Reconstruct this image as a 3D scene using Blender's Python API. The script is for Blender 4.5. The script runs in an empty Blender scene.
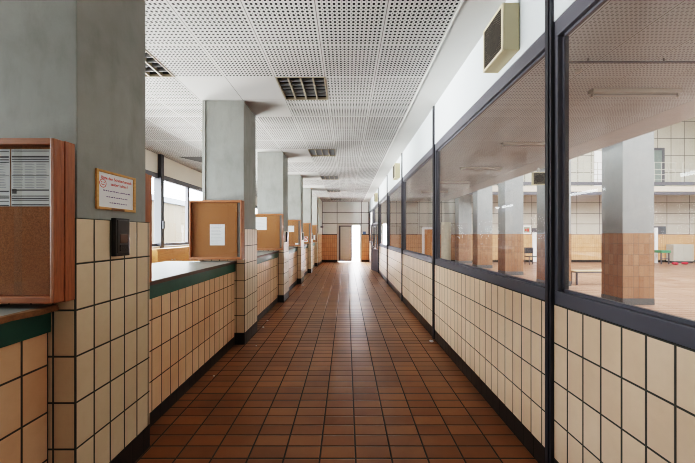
import bpy, bmesh, math, random
from mathutils import Vector, Matrix
random.seed(7)
C = bpy.context.scene.collection
PI = math.pi

# ------------------------------------------------------------------ node helpers
class NT:
    def __init__(s, name):
        s.m = bpy.data.materials.new(name); s.m.use_nodes = True
        s.t = s.m.node_tree; s.t.nodes.clear()
        s.out = s.n('ShaderNodeOutputMaterial')
    def n(s, typ, **kw):
        nd = s.t.nodes.new(typ)
        for k, v in kw.items(): setattr(nd, k, v)
        return nd
    def put(s, sock, v):
        if v is None: return
        if hasattr(v, 'is_output'): s.t.links.new(v, sock)
        else: sock.default_value = v
    def math(s, op, a, b=None, c=None, clamp=False):
        nd = s.n('ShaderNodeMath', operation=op, use_clamp=clamp)
        s.put(nd.inputs[0], a); s.put(nd.inputs[1], b)
        if c is not None: s.put(nd.inputs[2], c)
        return nd.outputs[0]
    def mix(s, fac, a, b, blend='MIX'):
        nd = s.n('ShaderNodeMix', data_type='RGBA', blend_type=blend)
        s.put(nd.inputs[0], fac)
        s.put(nd.inputs[6], a if hasattr(a, 'is_output') else (*a, 1)); s.put(nd.inputs[7], b if hasattr(b, 'is_output') else (*b, 1))
        return nd.outputs[2]
    def mapr(s, v, a, b, c=0.0, d=1.0, smooth=False):
        nd = s.n('ShaderNodeMapRange', interpolation_type='SMOOTHSTEP' if smooth else 'LINEAR')
        for k, x in zip((0, 1, 2, 3, 4), (v, a, b, c, d)): s.put(nd.inputs[k], x)
        return nd.outputs[0]
    def obj(s):
        return s.n('ShaderNodeTexCoord').outputs['Object']
    def sep(s, v):
        nd = s.n('ShaderNodeSeparateXYZ'); s.put(nd.inputs[0], v); return nd.outputs
    def comb(s, x, y, z):
        nd = s.n('ShaderNodeCombineXYZ')
        for k, v in enumerate((x, y, z)): s.put(nd.inputs[k], v)
        return nd.outputs[0]
    def noise(s, v, scale, detail=3, rough=.5, dist=0.0):
        nd = s.n('ShaderNodeTexNoise'); s.put(nd.inputs['Vector'], v)
        nd.inputs['Scale'].default_value = scale; nd.inputs['Detail'].default_value = detail
        nd.inputs['Roughness'].default_value = rough; nd.inputs['Distortion'].default_value = dist
        return nd.outputs[0]
    def scaled(s, v, sc):
        nd = s.n('ShaderNodeMapping'); s.put(nd.inputs[0], v); nd.inputs['Scale'].default_value = sc; return nd.outputs[0]
    def white(s, v):
        nd = s.n('ShaderNodeTexWhiteNoise', noise_dimensions='3D'); s.put(nd.inputs[0], v); return nd.outputs[0]
    def bump(s, h, strength, dist):
        nd = s.n('ShaderNodeBump'); nd.inputs['Strength'].default_value = strength; nd.inputs['Distance'].default_value = dist
        s.put(nd.inputs['Height'], h); return nd.outputs[0]
    def bsdf(s, col, rough=.5, normal=None, metal=0.0, spec=.5):
        b = s.n('ShaderNodeBsdfPrincipled')
        s.put(b.inputs['Base Color'], col if hasattr(col, 'is_output') else (*col, 1))
        s.put(b.inputs['Roughness'], rough); b.inputs['Metallic'].default_value = metal
        b.inputs['Specular IOR Level'].default_value = spec
        if normal is not None: s.put(b.inputs['Normal'], normal)
        s.t.links.new(b.outputs[0], s.out.inputs[0]); return s.m

def plain(name, col, rough=.5, metal=0.0, var=.12, scale=6.0, spec=.5):
    N = NT(name); o = N.obj()
    f = N.noise(o, scale, 4)
    c = N.mix(f, tuple(x*(1-var) for x in col), tuple(min(1, x*(1+var)) for x in col))
    return N.bsdf(c, rough, metal=metal, spec=spec)

def tiles(name, w, h, ox, oy, oz, gap, ca, cb, grout, rough=.3, flat=False, dirt=(.5, .42, .3), dirt_amt=.3, bump=.5, wear=None, spec=.5, stain=None):
    """A tile grid laid in metres: upright faces use (x or y, z), flat ones (x, y)."""
    N = NT(name); o = N.obj(); X, Y, Z = N.sep(o)
    if flat:
        u = N.math('DIVIDE', N.math('SUBTRACT', X, ox), w); v = N.math('DIVIDE', N.math('SUBTRACT', Y, oy), h)
    else:
        g = N.n('ShaderNodeNewGeometry'); ny = N.math('ABSOLUTE', N.sep(g.outputs['True Normal'])[1])
        k = N.math('GREATER_THAN', ny, .5)
        ux = N.math('DIVIDE', N.math('SUBTRACT', X, ox), w); uy = N.math('DIVIDE', N.math('SUBTRACT', Y, oy), w)
        u = N.math('ADD', N.math('MULTIPLY', ux, k), N.math('MULTIPLY', uy, N.math('SUBTRACT', 1.0, k)))
        v = N.math('DIVIDE', N.math('SUBTRACT', Z, oz), h)
    fu, fv = N.math('FRACT', u), N.math('FRACT', v)
    du = N.math('MULTIPLY', N.math('MINIMUM', fu, N.math('SUBTRACT', 1.0, fu)), w)
    dv = N.math('MULTIPLY', N.math('MINIMUM', fv, N.math('SUBTRACT', 1.0, fv)), h)
    d = N.math('MINIMUM', du, dv)
    m = N.mapr(d, gap*.36, gap*.62)
    rnd = N.white(N.comb(N.math('FLOOR', u), N.math('FLOOR', v), 1.7))
    c = N.mix(rnd, ca, cb)
    big = N.noise(o, 1.3, 4, .6); fine = N.noise(o, 22.0, 4, .6)
    c = N.mix(N.mapr(big, .35, .75, 0.0, dirt_amt), c, N.mix(1.0, c, dirt, 'MULTIPLY'))
    c = N.mix(N.mapr(fine, .4, .9, 0.0, .18), c, N.mix(1.0, c, (.7, .64, .58), 'MULTIPLY'))
    if stain: # dark spots scattered on single tiles
        sp = N.noise(o, 60.0, 2, .5)
        c = N.mix(N.mapr(sp, .70, .76, 0.0, .5), c, stain)
    if wear:
        c = N.mix(N.mapr(N.noise(N.scaled(o, (1, .25, 1)), 1.8, 2, .5), .40, .75, 0.0, .35), c, wear)
    col = N.mix(m, grout, c)
    r = N.mapr(m, 0.0, 1.0, .85, rough)
    r2 = r
    hgt = N.mapr(d, gap*.3, gap*.9, smooth=True)
    hg2 = hgt
    return N.bsdf(col, r2, N.bump(hg2, bump, .004), spec=spec)

def perforated(name, x0, y0, sx, sy, holes=True, base=(.46, .46, .45), dark=(.010, .009, .009)):
    N = NT(name); o = N.obj(); X, Y, Z = N.sep(o)
    u = N.math('DIVIDE', N.math('SUBTRACT', X, x0), sx); v = N.math('DIVIDE', N.math('SUBTRACT', Y, y0), sy)
    fu, fv = N.math('FRACT', u), N.math('FRACT', v)
    eu = N.math('MINIMUM', fu, N.math('SUBTRACT', 1.0, fu)); ev = N.math('MINIMUM', fv, N.math('SUBTRACT', 1.0, fv))
    e = N.math('MINIMUM', eu, ev)
    joint = N.math('MINIMUM', N.mapr(eu, .004, .009, 0.0, 1.0), N.mapr(ev, .003, .006, .55, 1.0))
    rnd = N.white(N.comb(N.math('FLOOR', u), N.math('FLOOR', v), 3.1))
    c = N.mix(rnd, base, tuple(x*1.09 for x in base))
    c = N.mix(N.mapr(N.noise(o, 1.1, 4), .35, .75, 0.0, .35), c, tuple(x*.85 for x in base))
    if holes:
        k = 14.0
        fu = N.mapr(fu, .022, .978); fv = N.mapr(fv, .016, .984)
        def cell(off):
            a = N.math('SUBTRACT', N.math('FRACT', N.math('ADD', N.math('MULTIPLY', fu, k), off)), .5)
            b = N.math('SUBTRACT', N.math('FRACT', N.math('ADD', N.math('MULTIPLY', fv, k), off)), .5)
            return N.math('SQRT', N.math('ADD', N.math('MULTIPLY', a, a), N.math('MULTIPLY', b, b)))
        big = N.mapr(cell(0.0), .27, .31, 1.0, 0.0)
        small = N.mapr(cell(.5), .10, .16, .8, 0.0)
        hole = N.math('MAXIMUM', big, N.math('MULTIPLY', small, N.math('GREATER_THAN', e, .04)))
        c = N.mix(hole, c, dark)
    c = N.mix(joint, (.16, .155, .15), c)
    return N.bsdf(c, .75, N.bump(joint, .4, .004), spec=.25)

def plaster(name, ca, cb, rough=.8, marks=.5):
    N = NT(name); o = N.obj()
    a = N.noise(o, 1.6, 6, .62, .4); b = N.noise(N.scaled(o, (1, 1, .35)), 7.0, 5, .6)
    c = N.mix(N.mapr(a, .3, .72), ca, cb)
    c = N.mix(N.mapr(b, .5, .8, 0.0, marks), c, tuple(x*.68 for x in ca))
    f = N.noise(o, 90.0, 3)
    return N.bsdf(c, rough, N.bump(N.math('ADD', N.math('MULTIPLY', f, .35), a), .18, .01), spec=.3)

def wood(name, ca, cb, rough=.42, axis=2, scale=14.0):
    N = NT(name); o = N.obj()
    sc = [1.0, 1.0, 1.0]; sc[axis] = .07
    v = N.scaled(o, tuple(sc))
    g = N.noise(v, scale*2.4, 6, .62, .8); s = N.noise(v, scale*9, 3, .6)
    c = N.mix(N.mapr(g, .3, .72), ca, cb)
    c = N.mix(N.mapr(s, .5, .78, 0.0, .55), c, tuple(x*.45 for x in ca))
    c = N.mix(N.mapr(N.noise(o, 5.0, 3), .55, .8, 0.0, .45), c, tuple(x*.5 for x in ca))
    return N.bsdf(c, rough, N.bump(g, .12, .003))

def cork(name):
    N = NT(name); o = N.obj()
    a = N.noise(o, 130.0, 3, .7); b = N.noise(o, 4.0, 4)
    c = N.mix(N.mapr(a, .35, .68), (.21, .085, .034), (.36, .165, .074))
    c = N.mix(N.mapr(b, .4, .7, 0.0, .35), c, (.26, .11, .046))
    return N.bsdf(c, .85, N.bump(a, .3, .002), spec=.2)

def glass(name, tint=(.95, .965, .955), dust=.0):
    N = NT(name)
    g = N.n('ShaderNodeNewGeometry')
    dp = N.n('ShaderNodeVectorMath', operation='DOT_PRODUCT')
    N.t.links.new(g.outputs['Normal'], dp.inputs[0]); N.t.links.new(g.outputs['Incoming'], dp.inputs[1])
    c = N.math('ABSOLUTE', dp.outputs['Value'])
    f = N.math('ADD', .05, N.math('MULTIPLY', .62, N.math('POWER', N.math('SUBTRACT', 1.0, c, clamp=True), 5.0)), clamp=True)
    tr = N.n('ShaderNodeBsdfTransparent'); tr.inputs[0].default_value = (*tint, 1)
    gl = N.n('ShaderNodeBsdfGlossy'); gl.inputs['Roughness'].default_value = .015
    mx = N.n('ShaderNodeMixShader'); N.put(mx.inputs[0], f)
    N.t.links.new(tr.outputs[0], mx.inputs[1]); N.t.links.new(gl.outputs[0], mx.inputs[2])
    last = mx
    if dust:
        df = N.n('ShaderNodeBsdfDiffuse'); df.inputs[0].default_value = (.75, .74, .7, 1)
        m2 = N.n('ShaderNodeMixShader')
        N.put(m2.inputs[0], N.mapr(N.noise(N.obj(), 2.5, 6, .7), .35, .8, dust*.5, dust*1.6))
        N.t.links.new(mx.outputs[0], m2.inputs[1]); N.t.links.new(df.outputs[0], m2.inputs[2]); last = m2
    N.t.links.new(last.outputs[0], N.out.inputs[0])
    return N.m

def gridwall(name, w, h, x0, z0, gap, base, line):
    """Large smooth panels with dark joints."""
    return tiles(name, w, h, x0, x0, z0, gap, tuple(x*.95 for x in base), base, line, rough=.55, dirt_amt=.15, bump=.2)

# ------------------------------------------------------------------ mesh helpers
def box(bm, x0, x1, y0, y1, z0, z1, mi=0, bev=0.0):
    vs = [bm.verts.new(p) for p in ((x0,y0,z0),(x1,y0,z0),(x1,y1,z0),(x0,y1,z0),(x0,y0,z1),(x1,y0,z1),(x1,y1,z1),(x0,y1,z1))]
    fs = [bm.faces.new([vs[i] for i in q]) for q in ((0,3,2,1),(4,5,6,7),(0,1,5,4),(1,2,6,5),(2,3,7,6),(3,0,4,7))]
    for f in fs: f.material_index = mi
    if bev > 0:
        es = list({e for f in fs for e in f.edges})
        r = bmesh.ops.bevel(bm, geom=es, offset=bev, segments=2, profile=.6, affect='EDGES', clamp_overlap=True)
        for f in r['faces']: f.material_index = mi
    return bm
def quad(bm, pts, mi=0):
    f = bm.faces.new([bm.verts.new(p) for p in pts]); f.material_index = mi; return f
def cyl(bm, p, r, h, axis='Z', seg=24, r2=None, mi=0):
    m = Matrix.Translation(Vector(p))
    if axis == 'X': m = m @ Matrix.Rotation(PI/2, 4, 'Y')
    if axis == 'Y': m = m @ Matrix.Rotation(-PI/2, 4, 'X')
    n0 = len(bm.faces)
    bmesh.ops.create_cone(bm, cap_ends=True, segments=seg, radius1=r, radius2=r if r2 is None else r2, depth=h, matrix=m)
    bm.faces.ensure_lookup_table()
    for f in bm.faces[n0:]: f.material_index = mi
    return bm
def ring(bm, c, r, w, t, seg=32):
    """Flat ring in the YZ plane facing +x."""
    x, y, z = c
    for i in range(seg):
        a, b = 2*PI*i/seg, 2*PI*(i+1)/seg
        P = lambda rr, an, dx: (x+dx, y+rr*math.cos(an), z+rr*math.sin(an))
        quad(bm, [P(r-w, a, t), P(r, a, t), P(r, b, t), P(r-w, b, t)])
def B(): return bmesh.new()
def obj(name, bm, mats, parent=None, loc=(0,0,0), smooth=False):
    me = bpy.data.meshes.new(name); bm.normal_update(); bm.to_mesh(me); bm.free()
    for m in (mats if isinstance(mats, (list, tuple)) else [mats]): me.materials.append(m)
    o = bpy.data.objects.new(name, me); C.objects.link(o); o.parent = parent; o.location = loc
    if smooth:
        for p in me.polygons: p.use_smooth = True
    return o
def tag(o, label, cat, group=None, kind=None):
    o['label'] = label; o['category'] = cat
    if group: o['group'] = group
    if kind: o['kind'] = kind
    return o
def thing(name, label, cat, loc=(0,0,0), group=None, rz=0.0, kind=None):
    o = bpy.data.objects.new(name, None); C.objects.link(o); o.location = loc; o.rotation_euler = (0,0,rz)
    o.empty_display_size = .1
    return tag(o, label, cat, group, kind)
def struct(name, bm, mats, parent=None, loc=(0,0,0)):
    o = obj(name, bm, mats, parent, loc)
    if parent is None: o['kind'] = 'structure'
    return o
def sempty(name, loc=(0,0,0)):
    o = bpy.data.objects.new(name, None); C.objects.link(o); o.location = loc; o['kind'] = 'structure'; o.empty_display_size = .1; return o
def dup(root, loc, label, cat=None, group=None, rz=None):
    r = root.copy(); C.objects.link(r); r.location = loc; r['label'] = label
    if cat: r['category'] = cat
    if group: r['group'] = group
    if rz is not None: r.rotation_euler = (0,0,rz)
    for ch in list(root.children):
        c = ch.copy(); C.objects.link(c); c.parent = r
        for g in list(ch.children):
            d = g.copy(); C.objects.link(d); d.parent = c
    return r

# ------------------------------------------------------------------ dimensions
CEIL = 3.58
XR = 1.35              # face of the glazed wall
XP = -1.49             # pillar faces on the corridor
XC = -1.635            # tiled counter fronts
PF = [1.66 + 2.75*k for k in range(6)]   # pillar fronts along the corridor
PD, PW = .62, .65
YE = 18.0              # end wall
XO = -4.63             # office window wall
YB = -3.2              # wall behind the camera
TOP = 1.22             # counter height

# ------------------------------------------------------------------ materials
M_floor = tiles('quarry_tile', .2575, .1269, .0658, 2.163, 0, .012, (.21, .080, .022), (.325, .130, .040), (.04, .034, .027), rough=.34, flat=True,
                dirt=(.50, .43, .38), dirt_amt=.75, wear=(.20, .115, .07), bump=.6, spec=.36)
M_tile_r = tiles('cream_wall_tile', .1212, .2505, 0, 1.967, .148, .0105, (.76, .545, .385), (.83, .62, .45), (.05, .048, .04), rough=.31, dirt=(.75, .62, .48), dirt_amt=.45)
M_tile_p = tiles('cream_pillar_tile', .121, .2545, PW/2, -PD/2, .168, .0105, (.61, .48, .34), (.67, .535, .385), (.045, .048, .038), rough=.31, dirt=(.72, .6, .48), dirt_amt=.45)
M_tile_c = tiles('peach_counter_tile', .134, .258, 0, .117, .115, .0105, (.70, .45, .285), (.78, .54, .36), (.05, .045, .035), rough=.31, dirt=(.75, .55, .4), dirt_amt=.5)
M_tile_e = tiles('orange_wall_tile', .121, .2505, 0, 0, .12, .008, (.60, .32, .175), (.66, .375, .22), (.12, .075, .05), rough=.3)
M_base = tiles('dark_base_tile', .121, .3, 0, 0, -.07, .004, (.018, .014, .013), (.03, .022, .018), (.006, .006, .006), rough=.3)
M_perf = perforated('perforated_panel', .98, 3.147, .625, .635)
M_smooth = perforated('smooth_panel', .98, 3.147, .625, .635, holes=False)
M_ceilgray = plain('ceiling_strip_paint', (.52, .52, .50), .7, var=.06, scale=2)
M_conc = plaster('grey_plaster', (.225, .23, .212), (.315, .32, .30))
M_white = plain('white_paint', (.62, .68, .715), .55, var=.04, scale=2)
M_cream = plain('cream_paint', (.66, .63, .57), .6, var=.06, scale=2)
M_steel = plain('anthracite_paint', (.028, .028, .035), .38, var=.04, scale=3)
M_steel2 = plain('anthracite_frame', (.085, .085, .102), .42, var=.04, scale=3)
M_black = plain('black_plastic', (.012, .011, .011), .3)
M_blackg = plain('black_gloss_panel', (.028, .024, .022), .35)
M_wood = wood('varnished_wood', (.235, .070, .020), (.36, .125, .040))
M_woodh = wood('varnished_wood_level', (.235, .070, .020), (.36, .125, .040), axis=0)
M_wood2 = wood('cabinet_wood', (.44, .185, .06), (.56, .27, .10), axis=1)
M_sign = wood('light_wood_frame', (.55, .27, .08), (.66, .36, .13), axis=1, scale=8)
M_cork = cork('cork_board')
M_glass = glass('window_glass', dust=.05)
M_caseglass = glass('case_glass', (.93, .93, .91))
M_green = plain('green_paint', (.012, .075, .058), .4, var=.25, scale=9)
M_top = plain('counter_laminate', (.20, .20, .175), .42, var=.3, scale=5)
M_edge = plain('dark_edge_strip', (.06, .035, .022), .5, var=.4, scale=20)
M_chip = plain('broken_chipboard', (.22, .11, .045), .8, var=.5, scale=60)
M_paper = plain('paper', (.74, .75, .76), .7, var=.04, scale=8)
M_pgrey = plain('grey_paper', (.58, .61, .63), .6, var=.12, scale=14)
M_ink = plain('print_ink', (.06, .06, .075), .7)
M_inkf = plain('faint_print', (.28, .30, .36), .7)
M_red = plain('red_print', (.55, .03, .025), .6)
M_violet = plain('violet_print', (.16, .12, .24), .7)
M_beige = plain('beige_cabinet', (.50, .43, .27), .5, var=.08)
M_grille = plain('speaker_grille', (.03, .024, .018), .7, var=.5, scale=40)
M_cone = plain('speaker_cone', (.075, .05, .03), .6)
M_grey = plain('grey_metal', (.52, .52, .49), .45, var=.08)
M_lgrey = plain('light_metal', (.62, .62, .60), .4)
M_hallfloor = tiles('hall_floor_tile', .9, .16, 0, 0, 0, .012, (.225, .115, .08), (.33, .20, .15), (.13, .075, .05), rough=.3, flat=True, spec=.3, dirt=(.7, .6, .55), dirt_amt=.5, bump=.25)
M_hallgrid = gridwall('hall_wall_panel', 1.32, .62, .3, 1.63, .035, (.50, .475, .43), (.13, .13, .13))
M_hallgrid2 = gridwall('gallery_wall_panel', .78, 1.0, .3, 4.25, .04, (.48, .465, .41), (.13, .13, .12))
M_endgrid = plain('end_wall_panel', (.82, .85, .83), .5, var=.05)
M_tile_h = tiles('hall_pillar_tile', .121, .2505, -.36, -.285, .15, .006, (.29, .15, .095), (.345, .19, .122), (.10, .07, .05), rough=.25, dirt=(.75, .62, .5))
M_white2 = plain('bright_white_paint', (.85, .85, .87), .5, var=.02)
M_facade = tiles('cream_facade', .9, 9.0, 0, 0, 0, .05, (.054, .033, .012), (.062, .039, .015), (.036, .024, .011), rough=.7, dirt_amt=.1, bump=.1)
M_asphalt = plain('outdoor_paving', (.17, .165, .155), .9, var=.15)
M_ltube = plain('lamp_housing', (.50, .49, .46), .4, var=.05)
M_orange = plain('orange_door', (.52, .20, .065), .45, var=.1)
M_cab = plain('grey_cabinet_paint', (.42, .41, .37), .5, var=.08)

# ================================================================== SETTING
bm = B(); box(bm, XO-.2, XR+.08, YB, YE+.1, -.12, 0)
struct('floor', bm, M_floor)
bm = B(); box(bm, XR+.08, 22.2, YB, YE+.1, -.12, 0)
struct('floor_hall', bm, M_hallfloor)
bm = B(); box(bm, -3.2, 4.2, YE+.1, 22.0, -.12, -.002)
struct('floor_entrance', bm, plain('entrance_floor', (.62, .60, .60), .25, var=.06))

# ceiling: a grid of panels with openings for the vents
vent_cells = set(); VENTS = []
cols = [.98 - .625*k for k in range(10)]           # right edges, then leftwards
rows = [3.147 + .635*k for k in range(-10, 25)]
def near(a, b): return abs(a-b) < .05
VP = [( -.895, 3.782 + 3.175*k) for k in range(5)] + [(-2.77, 3.147), (-2.77, 5.687)]
bm = B()
for r in rows:
    y0, y1 = max(r, YB), min(r+.635, YE)
    if y1 <= y0: continue
    for c in cols:
        x1, x0 = c, max(c-.625, XO-.05)
        if x1 <= x0 + .01: continue
        if any(near(x0, vx) and near(y0, vy) for vx, vy in VP): continue
        mi = 0
        cx = (x0+x1)/2
        for i, p in enumerate(PF):
            lo = p-.60 if i == 1 else p-.05
            if -2.2 < cx < -.9 and y1 > lo+.03 and y0 < p+PD-.03: mi = 1
        quad(bm, [(x0,y0,CEIL),(x0,y1,CEIL),(x1,y1,CEIL),(x1,y0,CEIL)], mi)
quad(bm, [(.98,YB,CEIL),(.98,YE,CEIL),(XR+.15,YE,CEIL),(XR+.15,YB,CEIL)], 2)
box(bm, XO-.2, XR+.15, YB-.2, YE+.2, CEIL+.30, CEIL+.42, 2)
struct('ceiling', bm, [M_perf, M_smooth, M_ceilgray])
bm = B()
box(bm, .972, .990, YB, YE, CEIL-.008, CEIL+.004)
for k in range(-1, 6): box(bm, .99, XR, 2.35+2.8*k, 2.354+2.8*k, CEIL-.002, CEIL+.001)
struct('trim_ceiling', bm, M_lgrey)

# glazed wall on the right: tiled below, white band above
bm = B()
PR = [-3.28 + 2.655*k for k in range(9)]   # posts
PR = [2.0 + 2.655*(k-2) for k in range(9)]
box(bm, XR, XR+.14, YB, PR[6]-.03, .148, 1.153, 0)
box(bm, XR, XR+.14, PR[7]+.03, YE, .148, 1.153, 0)
box(bm, XR, XR+.14, YB, YE, 2.987, CEIL, 1)
box(bm, XR+.01, XR+.14, YB, PR[6]-.03, 0, .148, 2)
struct('wall_right', bm, [M_tile_r, M_white, M_base])
bm = B(); box(bm, XR+.001, XR+.012, YB, PR[6]-.03, 0, .148); box(bm, XR+.001, XR+.012, PR[7]+.03, YE, 0, .148)
struct('baseboard_right', bm, M_base)
for i, p in enumerate(PR):
    bm = B()
    box(bm, XR-.018, XR+.078, p-.033, p+.03, 0, CEIL, 0, .003)
    box(bm, XR-.024, XR-.012, p-.012, p+.012, 0, CEIL, 0, .002)
    struct('trim_%d' % (i+1), bm, M_steel)
nw = 0
def window(y0, y1, z0=1.153, z1=2.987, name=None):
    global nw
    nw += 1
    w = sempty(name or 'window_%d' % nw)
    bm = B()
    d0, d1 = XR+.004, XR+.078
    box(bm, d0, d1, y0, y1, z0, z0+.085, 0, .004); box(bm, d0, d1, y0, y1, z1-.107, z1, 0, .004)
    box(bm, d0, d1, y0, y0+.03, z0+.085, z1-.107, 0, .004); box(bm, d0, d1, y1-.03, y1, z0+.085, z1-.107, 0, .004)
    # inner glazing bead
    a0, a1, b0, b1 = y0+.03, y1-.03, z0+.085, z1-.107
    box(bm, d0+.03, d0+.05, a0, a1, b0, b0+.018); box(bm, d0+.03, d0+.05, a0, a1, b1-.018, b1)
    box(bm, d0+.03, d0+.05, a0, a0+.018, b0, b1); box(bm, d0+.03, d0+.05, a1-.018, a1, b0, b1)
    obj('window_frame', bm, M_steel2, w)
    bm = B(); quad(bm, [(d0+.04, a0, b0), (d0+.04, a1, b0), (d0+.04, a1, b1), (d0+.04, a0, b1)])
    obj('window_pane', bm, M_glass, w)
for i in range(len(PR)-1):
    if i == 6: continue
    window(PR[i]+.03, min(PR[i+1]-.033, YE))
# glazed double door in the last but one bay
d = sempty('door_2')
bm = B()
ya, yb = PR[6]+.03, PR[7]-.033
box(bm, XR, XR+.1, ya, ya+.06, 0, 2.987, 0, .004); box(bm, XR, XR+.1, yb-.06, yb, 0, 2.987, 0, .004)
box(bm, XR, XR+.1, ya, yb, 2.88, 2.987, 0, .004); box(bm, XR, XR+.1, ya, yb, 2.10, 2.19, 0, .004)
obj('door_frame', bm, M_steel2, d)
bm = B(); quad(bm, [(XR+.05, ya, 2.19), (XR+.05, yb, 2.19), (XR+.05, yb, 2.88), (XR+.05, ya, 2.88)])
obj('transom_pane', bm, M_glass, d)
def leaf(loc, rz, L=1.12):
    lf = obj('door_leaf', box(box(box(box(box(B(), 0, L, -.022, .022, .02, .10), 0, L, -.022, .022, 2.0, 2.09), 0, .1, -.022, .022, .1, 2.0), L-.1, L, -.022, .022, .1, 2.0), .1, L-.1, -.022, .022, .88, .98), M_steel2, d, loc)
    lf.rotation_euler = (0, 0, rz)
    obj('door_pane', quadobj([(.1,0,.98),(L-.1,0,.98),(L-.1,0,2.0),(.1,0,2.0)]), M_glass, lf)
    obj('lower_panel', box(B(), .1, L-.1, -.012, .012, .1, .88), M_steel2, lf)
    bm = B(); box(bm, L-.07, L-.03, -.05, .05, 1.0, 1.16, 0, .004); cyl(bm, (L-.10, -.06, 1.08), .012, .12, 'X', 12); cyl(bm, (L-.10, .06, 1.08), .012, .12, 'X', 12)
    obj('door_handle', bm, M_lgrey, lf)
def quadobj(p):
    bm = B(); quad(bm, p); return bm
leaf((XR+.02, ya+.07, 0), PI/2 + .21)
leaf((XR+.05, yb-.065, 0), -PI/2)

# end wall of the corridor
dx0, dx1, dzt = -.50, .84, 2.16
bm = B()
for x0, x1 in ((-1.62, dx0-.05), (dx1+.05, XR+.14)):
    box(bm, x0, x1, YE, YE+.12, .12, 1.63, 0)
    box(bm, x0, x1, YE+.01, YE+.12, 0, .12, 2)
    box(bm, x0, x1, YE, YE+.12, 1.63, 2.29, 1)
box(bm, -1.62, XR+.14, YE, YE+.12, 2.29, CEIL+.1, 1)
struct('wall_end', bm, [M_tile_e, M_endgrid, M_base])
bm = B(); box(bm, -1.45, dx0-.05, YE-.012, YE-.001, 0, .12); box(bm, dx1+.05, XR, YE-.012, YE-.001, 0, .12)
struct('baseboard_end', bm, M_base)
bm = B()
for z in (1.63, 2.29, 2.93): 
    if z < 2: box(bm, -1.45, dx0-.05, YE-.015, YE-.001, z-.02, z+.02); box(bm, dx1+.05, XR, YE-.015, YE-.001, z-.02, z+.02)
    else: box(bm, -1.45, XR, YE-.015, YE-.001, z-.015, z+.015)
for x in (-1.44, -.56, .90, XR-.03): box(bm, x-.015, x+.015, YE-.014, YE-.001, 1.63, CEIL)
struct('trim_end', bm, M_steel)
d1 = sempty('door_1')
bm = B()
box(bm, dx0-.06, dx0+.04, YE-.03, YE+.12, 0, dzt+.12, 0, .006); box(bm, dx1-.04, dx1+.06, YE-.03, YE+.12, 0, dzt+.12, 0, .006)
box(bm, dx0+.04, dx1-.04, YE-.03, YE+.12, dzt, dzt+.12, 0, .006)
obj('door_frame', bm, M_grey, d1)
lf = obj('door_leaf', box(B(), dx0+.12, .32, YE+.02, YE+.06, .03, dzt-.01, 0, .004), M_grey, d1)
bm = B()
for a in ((dx0+.04, dx0+.14, .03, dzt), (.27, .335, .03, dzt), (dx0+.14, .27, .03, .12), (dx0+.14, .27, dzt-.06, dzt)):
    box(bm, a[0], a[1], YE+.005, YE+.06, a[2], a[3], 0, .003)
obj('leaf_edge', bm, M_steel2, lf)
bm = B(); box(bm, .23, .27, YE-.005, YE+.02, 1.0, 1.15, 0, .003); cyl(bm, (.20, YE-.04, 1.07), .011, .13, 'X', 12); cyl(bm, (.255, YE-.02, 1.07), .011, .05, 'Y', 12)
obj('door_handle', bm, M_lgrey, lf)
# the leaf standing open beyond the door
lf = obj('door_leaf', box(B(), 0, .64, -.02, .02, .03, dzt-.01, 0, .004), M_grey, d1, (dx1-.03, YE+.13, 0)); lf.rotation_euler = (0, 0, PI/2-.12)
# entrance room beyond
bm = B(); box(bm, -3.2, 4.2, 21.5, 21.7, 0, 3.6); box(bm, -3.3, -3.2, YE+.12, 21.7, 0, 3.6); box(bm, 4.2, 4.3, YE+.12, 21.7, 0, 3.6)
struct('wall_entrance', bm, gridwall('entrance_tile', .3, .3, 0, .0, .01, (.86, .86, .90), (.55, .55, .62)))

# left: wall after the last pillar, office shell
yl = PF[5]+PD
bm = B()
box(bm, -1.60, -1.45, yl, YE, .12, 1.63, 0); box(bm, -1.60, -1.45, yl, YE, 1.63, CEIL+.1, 1); box(bm, -1.60, -1.455, yl, YE, 0, .12, 2)
struct('wall_left', bm, [M_tile_e, M_endgrid, M_base])
bm = B(); box(bm, XO-.2, -1.6, YE, YE+.12, 0, CEIL+.1)
struct('wall_office_end', bm, M_cream)
bm = B(); box(bm, XO-.2, 22.2, YB-.12, YB, 0, 8.8)
struct('wall_back', bm, M_cream)
bm = B()
WY0, WY1 = 7.46-1.44*5, 16.1
box(bm, XO-.2, XO, YB, YE, 0, 1.30); box(bm, XO-.2, XO, YB, YE, 3.10, CEIL+.4)
box(bm, XO-.2, XO, YB, WY0, 1.30, 3.10); box(bm, XO-.2, XO, WY1, YE, 1.30, 3.10)
struct('wall_office_left', bm, M_cream)
bm = B(); box(bm, XO-.2, XO+.06, YB, YE, 1.29, 1.325, 0, .006)
struct('trim_office_sill', bm, M_lgrey)
# office windows
ys = [7.46 + 1.44*k for k in range(-5, 7)]
for a, b in zip(ys[:-1], ys[1:]):
    nw += 1
    w = sempty('window_%d' % nw)
    bm = B()
    box(bm, XO-.10, XO-.02, a, b, 1.325, 1.39, 0, .004); box(bm, XO-.10, XO+.012, a, b, 2.99, 3.11, 0, .004)
    box(bm, XO-.10, XO-.02, a, a+.05, 1.39, 2.99, 0, .004); box(bm, XO-.10, XO-.02, b-.05, b, 1.39, 2.99, 0, .004)
    obj('window_frame', bm, M_steel2, w)
    obj('window_pane', quadobj([(XO-.06, a+.05, 1.39), (XO-.06, b-.05, 1.39), (XO-.06, b-.05, 2.99), (XO-.06, a+.05, 2.99)]), M_caseglass, w)
for k, y in enumerate((1.70, 4.58, 7.46, 10.34, 13.22)):
    bm = B(); box(bm, XO-.08, XO+.09, y-.06, y+.06, 0, CEIL, 0, .006); box(bm, XO+.09, XO+.13, y-.035, y+.035, 1.75, 1.95, 0, .004)
    struct('trim_%d' % (20+k), bm, M_steel)

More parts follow.
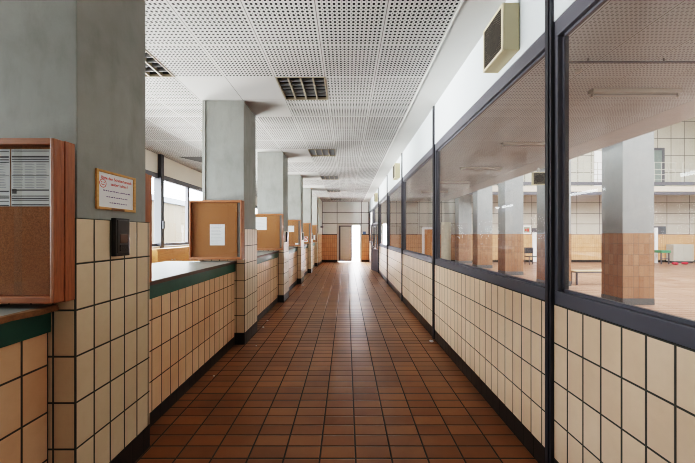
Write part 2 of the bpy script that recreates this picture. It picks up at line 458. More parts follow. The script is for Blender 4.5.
# hall beyond the glass
XL = 5.84
bm = B()
box(bm, XR+.15, XL-.75, YB, YE-.4, CEIL, CEIL+.03, 0); box(bm, XL-.75, XL, YB, YE-.4, CEIL-.004, CEIL+.03, 2); box(bm, XL-.12, XL, YB, YE-.4, CEIL+.03, 4.3, 1); box(bm, XR+.15, XL, YB, YE-.4, 4.2, 4.3, 1)
struct('ceiling_hall', bm, [perforated('hall_perforated_panel', .98, 3.147, .625, .635, base=(.47, .52, .545), dark=(.28, .305, .32)), M_white, plain('hall_beam_paint', (.44, .46, .47), .7, var=.08)])
YH = 17.7
bm = B()
for xa, xb in ((XR+.14, 2.15), (2.45, 22.2)):
    box(bm, xa, xb, YH, YH+.15, .15, 1.63, 0); box(bm, xa, xb, YH+.01, YH+.15, 0, .15, 2); box(bm, xa, xb, YH, YH+.15, 1.63, 2.25, 1)
box(bm, XR+.14, 22.2, YH, YH+.15, 2.25, 4.0, 1)
box(bm, XR+.14, 22.2, YH, YH+.15, 4.0, 8.8, 3)
struct('wall_hall_end', bm, [M_tile_e, M_hallgrid, M_base, M_hallgrid2])
bm = B(); box(bm, XR+.2, 2.09, YH-.012, YH-.001, 0, .15); box(bm, 2.51, 22.0, YH-.012, YH-.001, 0, .15)
struct('baseboard_hall', bm, M_base)
bm = B(); box(bm, 22.0, 22.2, YB, YH, 0, 8.8)
struct('wall_hall_right', bm, [M_hallgrid])
bm = B(); box(bm, XR+.0, XR+.14, YB, YE, CEIL+.42, 8.8)
struct('wall_hall_left', bm, M_cream)
bm = B(); box(bm, XR, 22.2, YB, YE, 8.8, 8.95)
struct('ceiling_hall_roof', bm, M_cream)
# gallery along the end of the hall
bm = B()
box(bm, 6.2, 22.0, 16.2, YH-.001, 3.93, 4.22, 0)
box(bm, 6.2, 22.0, 16.16, 16.24, 3.76, 3.90, 1); box(bm, 6.2, 22.0, 16.14, 16.26, 4.27, 4.44, 1)
struct('slab_gallery', bm, [plain('gallery_concrete', (.56, .49, .42), .7), M_steel2])
g = thing('gallery_railing', 'slim grey metal railing along the gallery edge above the hall', 'railing', (0, 16.2, 4.44))
bm = B()
for z in (.12, .40, .68, 1.06): box(bm, 6.2, 21.9, -.012, .012, z-.012, z+.012)
obj('rail', bm, M_cab, g)
bm = B()
for k in range(42): box(bm, 6.24+.38*k, 6.255+.38*k, -.010, .010, 0, 1.06)
obj('upright_bars', bm, M_cab, g)
dw = sempty('door_3')
obj('door_frame', box(box(box(B(), 17.55, 17.65, YH-.05, YH-.001, 4.45, 6.7), 18.45, 18.6, YH-.05, YH-.001, 4.45, 6.7), 17.65, 18.45, YH-.05, YH-.001, 6.55, 6.7), M_steel2, dw)
obj('door_leaf', box(B(), 18.0, 18.45, YH-.035, YH-.002, 4.45, 6.55), plain('gallery_door', (.16, .20, .19), .4), dw)
obj('door_pane', box(B(), 17.65, 18.0, YH-.03, YH-.002, 4.45, 6.55), M_white2, dw)
dw = sempty('door_4')
obj('door_leaf', box(B(), 14.5, 15.2, YH-.04, YH-.002, 4.45, 6.5), M_white2, dw)
dw = sempty('door_5')
obj('door_frame', box(box(box(B(), 4.42, 4.56, YH-.05, YH-.001, 0, 2.05), 5.12, 5.2, YH-.05, YH-.001, 0, 2.05), 4.56, 5.12, YH-.05, YH-.001, 1.93, 2.05), M_white2, dw)
obj('door_leaf', box(B(), 4.56, 5.12, YH-.035, YH-.002, .02, 1.93), M_orange, dw)
dw = sempty('door_6')
obj('door_leaf', box(B(), 10.88, 11.12, YH-.04, YH-.002, .02, 1.75), M_white2, dw)
obj('door_frame', box(B(), 10.85, 11.15, YH-.05, YH-.002, 1.75, 2.0), M_steel2, dw)
dw = sempty('door_7')
obj('door_leaf', box(B(), 5.55, 6.1, YH-.04, YH-.002, .02, 2.35), plain('cream_door', (.68, .64, .5), .5), dw)
bm = B(); box(bm, 8.02, 8.5, YH-.05, YH-.001, 1.0, 3.3); struct('window_30', bm, M_steel2)
bm = B(); box(bm, 2.09, 2.15, YH-.03, YH+.15, 0, 2.25); box(bm, 2.45, 2.51, YH-.03, YH+.15, 0, 2.25); box(bm, 2.09, 2.51, YH-.03, YH+.15, 2.25, 2.31); struct('door_8', bm, M_white2)

# outside the office windows
bm = B(); box(bm, -30, XO-.25, -12, 40, -.6, -.45); struct('ground_outside', bm, M_asphalt)
f = thing('neighbouring_building', 'cream ribbed building with grey roof edge outside the office windows', 'building', (-13, 14, -.45))
obj('facade', box(B(), -4, 0, -12, 22, 0, 4.35), M_facade, f)
obj('roof_edge', box(B(), -4.2, .25, -12.2, 22.2, 4.35, 4.75, 0, .02), plain('roof_edge_metal', (.06, .07, .085), .5), f)

# ================================================================== PILLARS
def make_pillar(label):
    t = thing('pillar', label, 'pillar', (0,0,0), 'tiled pillars along the counters', kind='thing')
    obj('plaster_shaft', box(B(), -PW/2+.018, PW/2-.018, -PD/2+.030, PD/2-.012, 1.695, CEIL, 0, .006), M_conc, t)
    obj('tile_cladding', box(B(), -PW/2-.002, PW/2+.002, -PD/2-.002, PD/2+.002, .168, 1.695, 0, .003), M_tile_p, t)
    obj('plinth', box(B(), -PW/2-.004, PW/2+.004, -PD/2-.004, PD/2+.004, 0, .168, 0, .003), M_base, t)
    return t
plab = ['grey and cream tiled pillar carrying the framed red-lettered notice', 'grey and cream tiled pillar behind the case with one small white sheet',
        'grey and cream tiled pillar behind the case with papers at its top left', 'grey and cream tiled pillar, fourth along the counters',
        'grey and cream tiled pillar behind the case with the red sign', 'grey and cream tiled pillar, last before the end wall']
pill0 = None
pillars = []
for i, y in enumerate(PF):
    loc = (XP-PW/2, y+PD/2, 0)
    if pill0 is None: pill0 = make_pillar(plab[0]); pill0.location = loc; pillars.append(pill0)
    else: pillars.append(dup(pill0, loc, plab[i]))
# a slim conduit up the front of the second pillar
bm = B(); box(bm, -.006, .006, -.012, 0, 0, 1.87, 0, .003)
tag(obj('cable_conduit', bm, M_grey, None, (-2.085, PF[1]+.029, 1.70)), 'thin grey cable conduit up the front of the second pillar', 'conduit')

# ================================================================== COUNTERS
def make_counter(label, y0, y1, first=False):
    t = thing('service_counter', label, 'counter', (XC, y0, 0), 'tiled service counters between the pillars')
    L = y1-y0
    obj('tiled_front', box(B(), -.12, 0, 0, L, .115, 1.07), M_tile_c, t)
    obj('plinth', box(B(), -.12, .004, 0, L, 0, .115), M_base, t)
    bm = B(); box(bm, -.12, .018, 0, L, 1.07, 1.188, 0, .004)
    obj('green_fascia', bm, M_green, t)
    obj('countertop', box(B(), -.985, .022, 0, L, 1.188, TOP, 0, .002), M_top, t)
    bm = B()
    if first:   # the edge strip is broken away in places, bare chipboard shows
        n = 26
        for k in range(n):
            a, b = L*k/n, L*(k+1)/n
            w = .030 + .012*math.sin(k*2.3) + (.012 if k % 5 < 2 else 0)
            vs = [(.022, a, 1.186), (.022+w, a, 1.190), (.022+w*.8, a, TOP-.002), (.022, a, TOP+.001)]
            w2 = .030 + .012*math.sin((k+1)*2.3) + (.012 if (k+1) % 5 < 2 else 0)
            ve = [(.022, b, 1.186), (.022+w2, b, 1.190), (.022+w2*.8, b, TOP-.002), (.022, b, TOP+.001)]
            for q in ((0,1),(1,2),(2,3)):
                quad(bm, [vs[q[0]], ve[q[0]], ve[q[1]], vs[q[1]]])
            if k == n-1: quad(bm, ve)
        obj('broken_edge', bm, M_chip, t)['label'] = 'broken bare chipboard edge'
    else:
        box(bm, .022, .036, 0, L, 1.186, TOP+.001, 0, .003)
        obj('edge_strip', bm, M_edge, t)
    return t
clab = ['cream tiled counter under the case with two grey printed sheets', 'tiled counter with green band between notice pillar and second pillar',
        'tiled counter between the second and third pillars', 'tiled counter between the third and fourth pillars',
        'tiled counter between the fourth and fifth pillars', 'tiled counter between the fifth and sixth pillars']
segs = [(-1.143, PF[0]-.006)] + [(PF[i]+PD+.006, PF[i+1]-.006) for i in range(5)]
for i, (a, b) in enumerate(segs): make_counter(clab[i], a, b, i == 0)

# ================================================================== DISPLAY CASES
CW, CH, CDp = .745, .845, .115
def make_case(label, strip=True):
    """Origin at the middle of the bottom of its back; the front faces -y."""
    t = thing('display_case', label, 'display case', (0,0,0), 'wooden display cases on the pillars')
    h = CW/2
    for x0, x1 in ((-h, -h+.020), (h-.020, h)): obj('side_board', box(B(), x0, x1, -CDp, -.058, 0, CH, 0, .003), M_wood, t)
    for z0, z1 in ((0, .034), (CH-.030, CH)): obj('rail', box(B(), -h+.020, h-.020, -CDp, -.058, z0, z1, 0, .003), M_woodh, t)
    obj('back_box', box(B(), -h-.003, h+.003, -.056, 0, -.004, CH+.003, 0, .003), M_wood, t)
    r = h-.080 if strip else h-.021
    obj('cork_panel', box(B(), -h+.021, r, -.072, -.057, .035, CH-.031), M_cork, t)
    if strip: obj('grey_strip', box(B(), r+.004, h-.022, -.066, -.057, .035, CH-.031), plain('case_strip', (.10, .085, .075), .5), t)
    obj('sliding_glass', quadobj([(-h+.028, -.092, .036), (.185 if not strip else -.25, -.092, .036), (.185 if not strip else -.25, -.092, CH-.032), (-h+.028, -.092, CH-.032)]), M_caseglass, t)
    obj('sliding_glass', quadobj([(.15 if not strip else -.29, -.100, .036), (h-.028, -.100, .036), (h-.028, -.100, CH-.032), (.15 if not strip else -.29, -.100, CH-.032)]), M_caseglass, t)
    return t
def sheet(name, label, cx, z0, w, h, y, lines, mat=M_paper, ink=M_ink, group=None, cat='notice', thick=.0025, rnd=0, parent_y=-1, head=True):
    o = obj(name, box(B(), -w/2, w/2, -.0015, .0, 0, h), mat, None, (cx, y, z0))
    tag(o, label, cat, group)
    if lines:
        bm = B(); R = random.Random(rnd)
        zz = h-.018; x0 = -w/2+.012
        for k in range(lines):
            step = (h-.03)/lines
            z = h-.02-step*k
            a = R.uniform(.55, 1.0)*(w-.024)
            th = thick*(2.2 if k == 0 and head else R.choice((.8, 1, 1.5)))
            # words: broken dashes
            x = x0
            while x < x0+a-.004:
                l = min(R.uniform(.008, .03)*max(1, w/.2), x0+a-x)
                quad(bm, [(x, -.0022, z-th), (x+l, -.0022, z-th), (x+l, -.0022, z), (x, -.0022, z)])
                x += l + .005
        obj('print', bm, ink, o)
    return o
ZC = 1.25
case1 = make_case('wooden cork display case holding two grey printed sheets', strip=False)
case1.location = (XP-.002-CW/2, PF[0]-.004, ZC)
# glazing seam of the first case is further left, kept by its own panes
case2 = make_case('wooden cork display case with one small white printed sheet')
case2.location = (XP-.002-CW/2, PF[1]-.004, ZC)
cl = ['wooden cork display case with papers at its top left', 'wooden cork display case on the fourth pillar with one small sheet', 'wooden cork display case with a red and white sign', 'wooden cork display case on the last pillar before the end wall']
cases = [case1, case2]
for k in range(4):
    cases.append(dup(case2, (XP-.002-CW/2, PF[2+k]-.004, ZC), cl[k]))
# case on the rear of the first pillar, facing away
c = dup(case2, (-1.545-CW/2, PF[0]+PD+.004, TOP+.007), 'wooden case seen from its side on the counter behind the notice pillar', rz=PI)
# what is pinned in the cases
yb = PF[0]-.004-.0735
for nm, x0, x1, lab, r in (('printed_sheet', -2.05, -1.762, 'grey printed sheet on the left of the first case', 3), ('printed_sheet', -1.755, -1.552, 'grey printed sheet on the right of the first case', 5)):
    o = tag(obj(nm, box(B(), -(x1-x0)/2, (x1-x0)/2, -.0015, 0, 0, .300), M_pgrey, None, ((x0+x1)/2, yb, 1.75)), lab, 'poster', 'printed sheets in the first case')
    bm = B(); bl = B(); R = random.Random(r); w = x1-x0
    for z, th in ((.290, .004), (.262, .009), (.247, .006), (.232, .005), (.160, .003), (.085, .007), (.060, .005), (.044, .006), (.030, .004), (.010, .006)):
        z += R.uniform(-.004, .004)
        quad(bm, [(-w/2+.004, -.003, z-th), (w/2-.004, -.003, z-th), (w/2-.004, -.003, z), (-w/2+.004, -.003, z)])
    if r == 5:
        quad(bm, [(-w/2+.006, -.003, .066), (-w/2+.03, -.003, .066), (-w/2+.03, -.003, .09), (-w/2+.006, -.003, .09)])
    for k in range(16):
        z = .228-.0085*k
        for q in range(3):
            a = -w/2+.01+q*(w-.02)/3
            quad(bl, [(a, -.0025, z-.003), (a+(w-.02)/3*R.uniform(.5, .9), -.0025, z-.003), (a+(w-.02)/3*.9, -.0025, z), (a, -.0025, z)])
    obj('print', bm, M_ink, o); obj('fine_print', bl, M_inkf, o)
def incase(i): return PF[i]-.004-.074
cx2 = XP-.002-CW/2
sheet('notice_sheet', 'small white printed sheet pinned in the second case', -1.853, 1.452, .212, .300, incase(1), 13, rnd=2, group='sheets in the cases', ink=M_inkf)
sheet('notice_sheet', 'wide white sheet at the top of the third case', -2.02, 1.72, .29, .30, incase(2), 8, rnd=4, group='sheets in the cases', ink=M_inkf)
sheet('notice_sheet', 'narrow white sheet low on the left of the third case', -2.14, 1.42, .09, .17, incase(2), 5, rnd=5, group='sheets in the cases', ink=M_inkf)
sheet('notice_sheet', 'white sheet pinned high in the fourth case', -1.80, 1.70, .19, .20, incase(3), 5, rnd=6, group='sheets in the cases', ink=M_inkf)
sheet('notice_sheet', 'small pale slip lying low in the fourth case', -1.62, 1.29, .10, .05, incase(3), 0, group='sheets in the cases')
sheet('notice_sheet', 'small white sheet low on the right of the last case', -1.63, 1.36, .08, .24, incase(5), 0, group='sheets in the cases')
sg = thing('prohibition_sign', 'red and white sign low in the fifth case', 'sign', (-1.70, incase(4), 1.31))
obj('sign_sheet', box(B(), -.09, .09, -.0015, 0, 0, .22), M_paper, sg)
bm = B()
for i in range(24):
    a, b = 2*PI*i/24, 2*PI*(i+1)/24
    P = lambda r, t: (r*math.cos(t), -.003, .12+r*math.sin(t))
    quad(bm, [P(.055, a), P(.085, a), P(.085, b), P(.055, b)])
quad(bm, [(-.06, -.003, .075), (-.045, -.003, .06), (.06, -.003, .165), (.045, -.003, .18)])
obj('red_mark', bm, M_red, sg)

# ================================================================== SIGN AND BLACK BOXES
sn = thing('framed_notice', 'framed white notice with red lettering on the pillar side', 'sign', (XP-.017, 1.975, 1.758))
W, H = .333, .243
bm = B(); h = W/2
box(bm, 0, .014, -h, -h+.016, 0, H, 0, .002); box(bm, 0, .014, h-.016, h, 0, H, 0, .002)
box(bm, 0, .014, -h+.016, h-.016, 0, .016, 0, .002); box(bm, 0, .014, -h+.016, h-.016, H-.014, H, 0, .002)
obj('wooden_frame', bm, M_sign, sn)
obj('paper', box(B(), .001, .004, -h+.014, h-.014, .014, H-.012), M_paper, sn)
obj('tape_strip', box(B(), .013, .0155, -.055, .055, -.002, .013), plain('brown_tape', (.17, .075, .03), .5), sn)
def text(s, y, z, size, mat, parent, x=.0046):
    cu = bpy.data.curves.new('lettering', 'FONT'); cu.body = s; cu.size = size; cu.align_x = 'CENTER'; cu.offset = .0006
    cu.materials.append(mat)
    o = bpy.data.objects.new('lettering', cu); C.objects.link(o); o.parent = parent
    dg = bpy.context.evaluated_depsgraph_get(); me = bpy.data.meshes.new_from_object(o.evaluated_get(dg))
    bpy.data.objects.remove(o); o = bpy.data.objects.new('lettering', me); C.objects.link(o); o.parent = parent
    o.location = (x, y, z); o.rotation_euler = (PI/2, 0, PI/2); return o
text('Bitte den Schalterbereich', .005, .190, .0255, M_red, sn)
text('sauber halten !', .025, .158, .0255, M_red, sn)
bm = B(); cy, cz = -.112, .162
ring(bm, (.0046, cy, cz), .027, .0045, 0, 32)
ring(bm, (.0046, cy-.009, cz+.007), .004, .004, 0, 12); ring(bm, (.0046, cy+.009, cz+.007), .004, .004, 0, 12)
for i in range(10):
    a, b = PI*1.15+PI*.7*i/10, PI*1.15+PI*.7*(i+1)/10
    P = lambda r, t: (.0046, cy+r*math.cos(t), cz+.003+r*math.sin(t))
    quad(bm, [P(.011, a), P(.015, a), P(.015, b), P(.011, b)])
obj('smiling_face', bm, M_red, sn)
bm = B(); R = random.Random(11)
for z, a, b in ((.117, -.11, .125), (.080, -.085, .10), (.044, -.06, .09)):
    y = a
    while y < b:
        l = R.uniform(.008, .022)
        quad(bm, [(.0046, y, z), (.0046, min(y+l, b), z), (.0046, min(y+l, b), z+R.uniform(.005, .008)), (.0046, y, z+R.uniform(.004, .008))])
        y += l+.004
obj('small_print', bm, M_violet, sn)

def make_blackbox(label):
    t = thing('wall_intercom', label, 'intercom', (0,0,0), 'black boxes on the pillar sides')
    obj('housing', box(B(), 0, .032, -.062, .062, 0, .245, 0, .006), M_black, t)
    bm = B(); box(bm, .030, .036, -.050, .050, .022, .232, 0, .003)
    obj('face_plate', bm, M_blackg, t)
    bm = B()
    box(bm, .036, .0385, -.036, .036, .020+.012, .075, 0, .001)
    for k in range(5): box(bm, .0385, .041, -.034, .034, .036+.008*k, .040+.008*k)
    obj('grille', bm, M_black, t)
    obj('display_window', box(B(), .036, .0375, -.034, .034, .085, .14, 0, .001), plain('brown_window', (.09, .06, .045), .15), t)
    return t
bb = make_blackbox('black wall box under the framed notice'); bb.location = (XP+.003, 1.968, 1.464)
for k, lab in ((2, 'black wall box on the third pillar'), (3, 'black wall box on the fourth pillar'), (4, 'black wall box on the fifth pillar')):
    dup(bb, (XP+.003, PF[k]+.30, 1.43), lab)

# ================================================================== SPEAKERS
def make_speaker(label, name='loudspeaker'):
    """Back on x=0, front faces -x; origin at the bottom middle of its back."""
    t = thing(name, label, 'loudspeaker', (0,0,0), 'beige loudspeakers on the white band')
    D, w, h = .134, .17, .37
    bm = B(); box(bm, -D+.012, 0, -w, w, 0, h, 0, .006)
    obj('cabinet', bm, M_beige, t)
    bm = B(); q = .022
    box(bm, -D, -D+.014, -w, w, 0, q, 0, .004); box(bm, -D, -D+.014, -w, w, h-q, h, 0, .004)
    box(bm, -D, -D+.014, -w, -w+q, q, h-q, 0, .004); box(bm, -D, -D+.014, w-q, w, q, h-q, 0, .004)
    obj('front_frame', bm, plain('pale_beige', (.62, .55, .38), .5), t)
    bm = B(); n0 = 0
    cyl(bm, (-D+.010, 0, h/2), .115, .004, 'X', 32)
    obj('speaker_cone', bm, M_cone, t)
    bm = B()
    for k in range(19): y = -w+q+.0155*k+.006; box(bm, -D+.002, -D+.0045, y, y+.0085, q, h-q)
    for k in range(21): z = q+.0155*k+.004; box(bm, -D+.003, -D+.0055, -w+q, w-q, z, z+.0085)
    obj('grille_cloth', bm, M_grille, t)
    bm = B(); box(bm, -D-.002, -D, -.04, .04, .006, .014)
    obj('name_plate', bm, M_ltube, t)
    return t
sp = make_speaker('beige loudspeaker beside the nearest tall window post'); sp.location = (XR-.002, 2.52, 3.04)
dup(sp, (XR-.002, 7.77, 3.04), 'beige loudspeaker second along the white band')
dup(sp, (XR-.002, 13.15, 3.04), 'beige loudspeaker last along the white band')
bm = B(); cyl(bm, (-.10, .03, .39), .006, .05, 'Z', 10)
tag(obj('cable_end', bm, M_red, None, (XR-.002, 2.45, 3.035)), 'red cable end on top of the nearest loudspeaker', 'cable')
hs = dup(sp, (5.70, 9.0, 3.08), 'beige loudspeaker hanging under the hall ceiling edge', group='loudspeakers in the hall', rz=PI/2-.25)
obj('hanger', box(B(), -.08, -.05, -.02, .02, .365, CEIL-3.08, 0, .003), M_lgrey, hs)

# ================================================================== CEILING VENTS
def make_vent(label):
    t = thing('ceiling_vent', label, 'vent', (0,0,0), 'louvred square vents in the ceiling')
    a, b = .625, .635
    bm = B()
    box(bm, 0, .016, 0, b, -.006, .03); box(bm, a-.016, a, 0, b, -.006, .03); box(bm, .016, a-.016, 0, .016, -.006, .03); box(bm, .016, a-.016, b-.016, b, -.006, .03)
    obj('frame', bm, plain('vent_frame', (.26, .225, .165), .5), t)
    bm = B()
    for k in range(1, 4): x = a*k/4; box(bm, x-.010, x+.010, .022, b-.022, -.004, .045)
    obj('cross_bars', bm, plain('vent_bars', (.32, .285, .22), .5), t)
    bm = B()
    for k in range(1, 6):
        y = .022+(b-.044)*k/6
        box(bm, .022, a-.022, y-.004, y+.004, .002, .036)
    obj('louvres', bm, plain('vent_louvre', (.20, .205, .215), .4), t)
    bm = B(); quad(bm, [(0,0,.16),(a,0,.16),(a,b,.16),(0,b,.16)]); quad(bm, [(0,0,.03),(a,0,.03),(a,0,.16),(0,0,.16)]); quad(bm, [(0,b,.03),(a,b,.03),(a,b,.16),(0,b,.16)])
    quad(bm, [(0,0,.03),(0,b,.03),(0,b,.16),(0,0,.16)]); quad(bm, [(a,0,.03),(a,b,.03),(a,b,.16),(a,0,.16)])
    obj('dark_box', bm, plain('vent_box', (.018, .018, .02), .8), t)
    return t
vl = ['nearest louvred vent in the corridor ceiling, beside the second pillar', 'second louvred vent along the corridor ceiling', 'third louvred vent along the corridor ceiling', 'fourth louvred vent along the corridor ceiling', 'last louvred vent before the end wall',
      'louvred office vent nearest the notice pillar', 'louvred office vent half hidden behind the second pillar']
v0 = None
for (vx, vy), lab in zip(VP, vl):
    if v0 is None: v0 = make_vent(lab); v0.location = (vx, vy, CEIL)
    else: dup(v0, (vx, vy, CEIL), lab)
t = thing('loose_ceiling_panel', 'dark loose ceiling panel sagging near the office windows', 'ceiling panel', (-4.24, 7.62, CEIL-.004))
bm = B(); quad(bm, [(0,0,0),(.75,0,0),(.75,.66,-.10),(0,.02,-.004)]); quad(bm, [(0,0,-.001),(0,.02,-.005),(.75,.66,-.101),(.75,0,-.001)])
obj('panel_sheet', bm, plain('sagging_panel', (.05, .05, .048), .7), t)

# ================================================================== OFFICE CABINETS
def make_cab(label):
    t = thing('wooden_cabinet', label, 'cabinet', (0,0,0), 'wooden cabinets under the office windows')
    L, D, h = 1.19, .36, 1.28
    obj('carcass', box(B(), 0, D-.02, 0, L, .06, h, 0, .004), M_wood2, t)
    obj('plinth', box(B(), 0, D-.05, .01, L-.01, 0, .06), M_base, t)
    for s in (0, 1):
        dd = obj('door', box(B(), D-.018, D, .006+s*L/2, L/2-.004+s*L/2, .08, h-.035, 0, .003), M_wood2, t)
        bm = B(); cyl(bm, (D+.012, L/2+(.05 if s else -.05), 1.0), .012, .024, 'X', 14); obj('knob', bm, M_lgrey, dd)
    return t
cb = make_cab('wooden cabinet under the office window, beside the dark post'); cb.location = (XO+.02, 6.80, 0)
dup(cb, (XO+.02, 8.0, 0), 'wooden cabinet under the office window, partly behind the second case')

# ================================================================== END WALL BITS
tag(obj('wall_plate', box(B(), 0, .17, -.03, 0, 0, .17, 0, .004), plain('blue_plate', (.10, .22, .42), .4), None, (.98, YE-.016, 1.64)), 'small blue box on the end wall right of the door', 'box')
t = thing('wall_lamp', 'small dark fitting on the left wall before the end', 'wall fitting', (-1.449, 16.85, 1.98))
obj('bracket', box(B(), 0, .05, -.05, .05, .02, .12, 0, .005), M_steel2, t); bm = B(); cyl(bm, (.10, 0, .07), .045, .11, 'X', 16, .03); obj('shade', bm, M_steel2, t)

# ================================================================== HALL THINGS
def make_hp(label):
    t = thing('hall_pillar', label, 'pillar', (0,0,0), 'tiled pillars in the hall', kind='thing')
    obj('painted_shaft', box(B(), -.36, .36, -.285, .285, 1.64, 8.7, 0, .006), plaster('hall_plaster', (.27, .29, .30), (.33, .34, .345), marks=.25), t)
    obj('tile_cladding', box(B(), -.363, .363, -.288, .288, .15, 1.64, 0, .003), M_tile_h, t)
    obj('plinth', box(B(), -.366, .366, -.291, .291, 0, .15, 0, .003), plain('hall_plinth', (.10, .105, .11), .4), t)
    return t
hl = ['broad hall pillar seen through the nearest window pane', 'hall pillar partly behind the thick window post', 'hall pillar in the middle of the second pane, pale mark on its tiles', 'hall pillar fourth along the row', 'hall pillar standing last, against the end wall']
hp = None
for k in range(5):
    loc = (6.67, 6.9+.285+2.55*k, 0)
    if k == 4: loc = (6.67, 17.25, 0)
    if hp is None: hp = make_hp(hl[0]); hp.location = loc
    else: dup(hp, loc, hl[k])
def make_lamp(label):
    t = thing('ceiling_lamp', label, 'lamp', (0,0,0), 'strip lamps under the hall ceiling')
    obj('housing', box(B(), -.60, .60, -.05, .05, 0, .05, 0, .006), M_ltube, t)
    bm = B(); cyl(bm, (0, 0, -.025), .018, 1.12, 'X', 16); obj('tube', bm, plain('lamp_tube', (.38, .38, .38), .3), t)
    bm = B()
    for s in (-.585, .57): box(bm, s, s+.018, -.02, .02, -.048, 0)
    obj('sockets', bm, M_ltube, t)
    return t
ll = ['strip lamp on the hall ceiling seen through the nearest pane', 'strip lamp second along the hall ceiling', 'strip lamp third along the hall ceiling', 'strip lamp fourth along the hall ceiling', 'strip lamp last along the hall ceiling']
lp = None
for k in range(5):
    loc = (3.93, 4.12+2.35*k, CEIL-.051)
    if lp is None: lp = make_lamp(ll[0]); lp.location = loc
    else: dup(lp, loc, ll[k])
t = thing('ceiling_rail', 'thin dark rail across the hall ceiling before the first lamp', 'rail', (2.45, 3.38, CEIL-.06))
obj('rail_bar', box(B(), 0, 2.9, -.010, .010, .004, .022, 0, .003), M_steel2, t)
bm = B()
for x in (.25, 1.1, 2.0, 2.75): box(bm, x, x+.006, -.004, .004, .022, .06)
obj('hangers', bm, M_steel2, t)
bm = B(); cyl(bm, (0,0,.012), .035, .022, 'Z', 20); cyl(bm, (0,0,-.004), .02, .012, 'Z', 16)
tag(obj('smoke_detector', bm, M_grey, None, (2.78, 3.62, CEIL-.026)), 'small round detector on the hall ceiling', 'detector')
t = thing('bench', 'long low bench beside the broad hall pillar', 'bench', (8.2, 9.8, 0))
obj('seat', box(B(), -.92, .92, -.17, .17, .42, .455, 0, .006), plain('bench_seat', (.42, .33, .22), .45), t)
for s in (-.84, .80):
    bm = B(); box(bm, s, s+.04, -.14, -.10, 0, .42); box(bm, s, s+.04, .10, .14, 0, .42); box(bm, s, s+.04, -.14, .14, .38, .42); obj('leg', bm, M_steel2, t)
obj('front_rail', box(B(), -.88, .88, -.165, -.145, .385, .42), M_steel2, t)
t = thing('metal_cabinet', 'wide grey metal cabinet against the hall end wall', 'cabinet', (19.25, 17.45, 0))
obj('body', box(B(), -.58, .58, -.2, .2, .1, 1.06, 0, .01), M_cab, t); obj('foot_rail', box(B(), -.55, .55, -.18, .18, 0, .1), M_steel, t)
obj('door', box(B(), -.57, -.01, -.215, -.201, .13, 1.03, 0, .004), M_cab, t); obj('door', box(B(), .01, .57, -.215, -.201, .13, 1.03, 0, .004), M_cab, t)
tag(obj('hanging_board', box(B(), -.34, .34, -.03, 0, 0, .45, 0, .005), plain('board_dark', (.09, .10, .12), .5), None, (18.35, YH-.002, 1.66)), 'dark square board on the hall end wall above the cabinet', 'board')
t = thing('white_post', 'slim white post standing at the hall end wall', 'post', (17.62, 17.2, 0))
bm = B(); cyl(bm, (0,0,1.02), .085, 2.0, 'Z', 20); obj('shaft', bm, M_white2, t); bm = B(); cyl(bm, (0,0,.01), .14, .02, 'Z', 20); obj('base', bm, M_grey, t)
t = thing('green_table', 'small green topped table near the hall end wall', 'table', (17.45, 16.7, 0))
obj('table_top', box(B(), -.30, .22, -.25, .25, .62, .76, 0, .01), plain('green_top', (.06, .22, .12), .5), t)
for x in (-.26, .16):
    for y in (-.2, .2): obj('leg', box(B(), x-.02, x+.02, y-.02, y+.02, 0, .62), M_steel2, t)
obj('stretcher', box(B(), -.26, .16, -.21, -.19, .28, .32), M_steel2, t)
for k, (x, y) in enumerate(((17.75, 16.3), (18.5, 16.5))):
    bm = B(); bmesh.ops.create_icosphere(bm, subdivisions=2, radius=.12)
    for v in bm.verts: v.co = Vector((v.co.x*(1.3 + .3*math.sin(9*v.co.y)), v.co.y, max(-.06, v.co.z*.6)+.06))
    tag(obj('red_rag', bm, plain('red_cloth', (.5, .03, .05), .8), None, (x, y, 0), True), ('red rag on the floor under the green table' if k == 0 else 'red rag on the floor before the grey cabinet'), 'rag', 'red rags on the hall floor')
t = thing('wall_sign', 'white framed sign with red picture on the hall end wall', 'sign', (10.55, YH-.002, 1.66))
obj('board', box(B(), -.24, .24, -.03, 0, 0, .5, 0, .004), M_white2, t); obj('picture', box(B(), -.17, .17, -.034, -.03, .08, .40), plain('dull_green_print', (.25, .30, .22), .6), t)
bm = B(); box(bm, -.12, -.02, -.037, -.034, .17, .30); box(bm, .02, .11, -.037, -.034, .14, .32); obj('red_figures', bm, M_red, t)
t = thing('hall_chair', 'dark chair standing between two hall pillars', 'chair', (9.9, 16.2, 0))
obj('seat', box(B(), -.24, .24, -.22, .22, .43, .47, 0, .01), M_steel, t); obj('backrest', box(B(), -.24, .24, .19, .22, .6, .92, 0, .01), M_steel, t)
for x in (-.21, .21):
    for y in (-.19, .2): obj('leg', box(B(), x-.014, x+.014, y-.014, y+.014, 0, .43 if y < 0 else .9), M_steel2, t)

# ================================================================== LITTER
def scrap(label, x, y, s, seed):
    R = random.Random(seed); bm = B(); bmesh.ops.create_icosphere(bm, subdivisions=2, radius=s)
    for v in bm.verts:
        v.co = Vector((v.co.x*R.uniform(.6, 1.3), v.co.y*R.uniform(.6, 1.3), max(v.co.z*R.uniform(.3, .8), -.3*s)+.3*s))
    tag(obj('paper_scrap', bm, M_paper, None, (x, y, .001)), label, 'scrap', 'paper scraps on the corridor floor')
scrap('crumpled white scrap at the foot of a window post', 1.27, 4.52, .035, 1)
scrap('white scrap on the floor by the foot of the second pillar', -1.44, 5.22, .022, 2)
scrap('small white scrap beside the second counter base', -1.47, 5.62, .018, 3)
scrap('white scrap on the floor by the fourth pillar', -1.38, 9.5, .03, 4)
scrap('tiny white scrap by the counter base before the second pillar', -1.50, 3.42, .012, 6)
scrap('tiny white scrap on the tiles beside the second pillar', -1.30, 4.35, .012, 7)
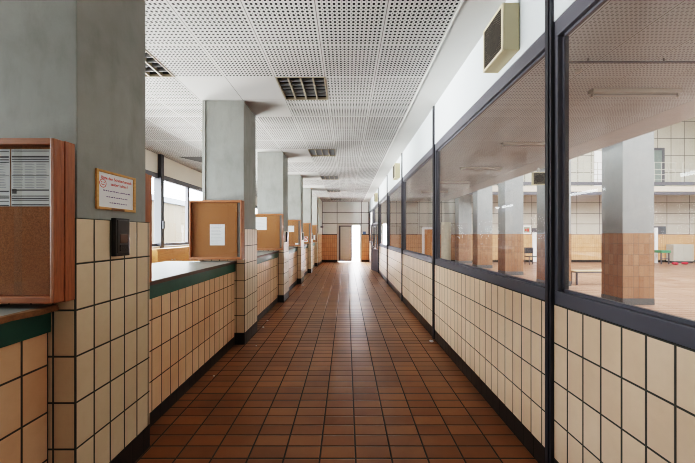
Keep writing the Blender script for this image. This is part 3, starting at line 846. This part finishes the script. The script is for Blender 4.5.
scrap('pale scrap on the floor near the fifth pillar', -1.22, 12.2, .04, 5)

# ================================================================== LIGHT
def area(name, loc, rot, sx, sy, power, col=(1,1,1)):
    l = bpy.data.lights.new(name, 'AREA'); l.shape = 'RECTANGLE'; l.size = sx; l.size_y = sy; l.energy = power; l.color = col
    o = bpy.data.objects.new(name, l); C.objects.link(o); o.location = loc; o.rotation_euler = rot; return o
# facing +x: rotate -z to +x
area('daylight_office', (-11.0, 2.4, .35), (0, -PI/2, 0), 1.6, 5.0, 1450, (.97, .985, 1.0))
area('daylight_office_far', (-11.0, 12.2, .35), (0, -PI/2, 0), 1.6, 7.0, 3200, (.98, .98, .97))
area('skylight_hall', (12.3, 6.5, 8.6), (0, 0, 0), 15, 15, 2800, (.96, .985, 1.0))
area('daylight_entrance', (1.2, 19.9, 3.4), (-.35, 0, 0), 4.0, 2.0, 3200, (.97, .98, 1.0))
for nm, loc, rot, sx, sy in (('portal_office', (XO-.16, 8.18, 2.2), (0, -PI/2, 0), 1.76, 15.8), ('portal_entrance', (.5, 19.8, 3.58), (0, 0, 0), 7.3, 3.3)):
    area(nm, loc, rot, sx, sy, 1.0).data.cycles.is_portal = True
w = bpy.data.worlds.new('World'); bpy.context.scene.world = w; w.use_nodes = True
bg = w.node_tree.nodes['Background']; bg.inputs[0].default_value = (.84, .92, 1.0, 1); bg.inputs[1].default_value = 11.0

# ================================================================== CAMERA
cam = bpy.data.cameras.new('camera'); co = bpy.data.objects.new('camera', cam); C.objects.link(co)
co.location = (0, 0, 1.6); co.rotation_euler = (PI/2, 0, 0)
cam.sensor_width = 36; cam.lens = 302/695*36; cam.shift_x = 1/695; cam.shift_y = 3.5/695
cam.clip_start = .05; cam.clip_end = 200
sc = bpy.context.scene; sc.camera = co
sc.view_settings.view_transform = 'Filmic'; sc.view_settings.look = 'High Contrast'; sc.view_settings.exposure = 1.12
sc.cycles.max_bounces = 10; sc.cycles.diffuse_bounces = 6; sc.cycles.transparent_max_bounces = 24; sc.cycles.use_denoising = True; sc.cycles.filter_width = 1.0
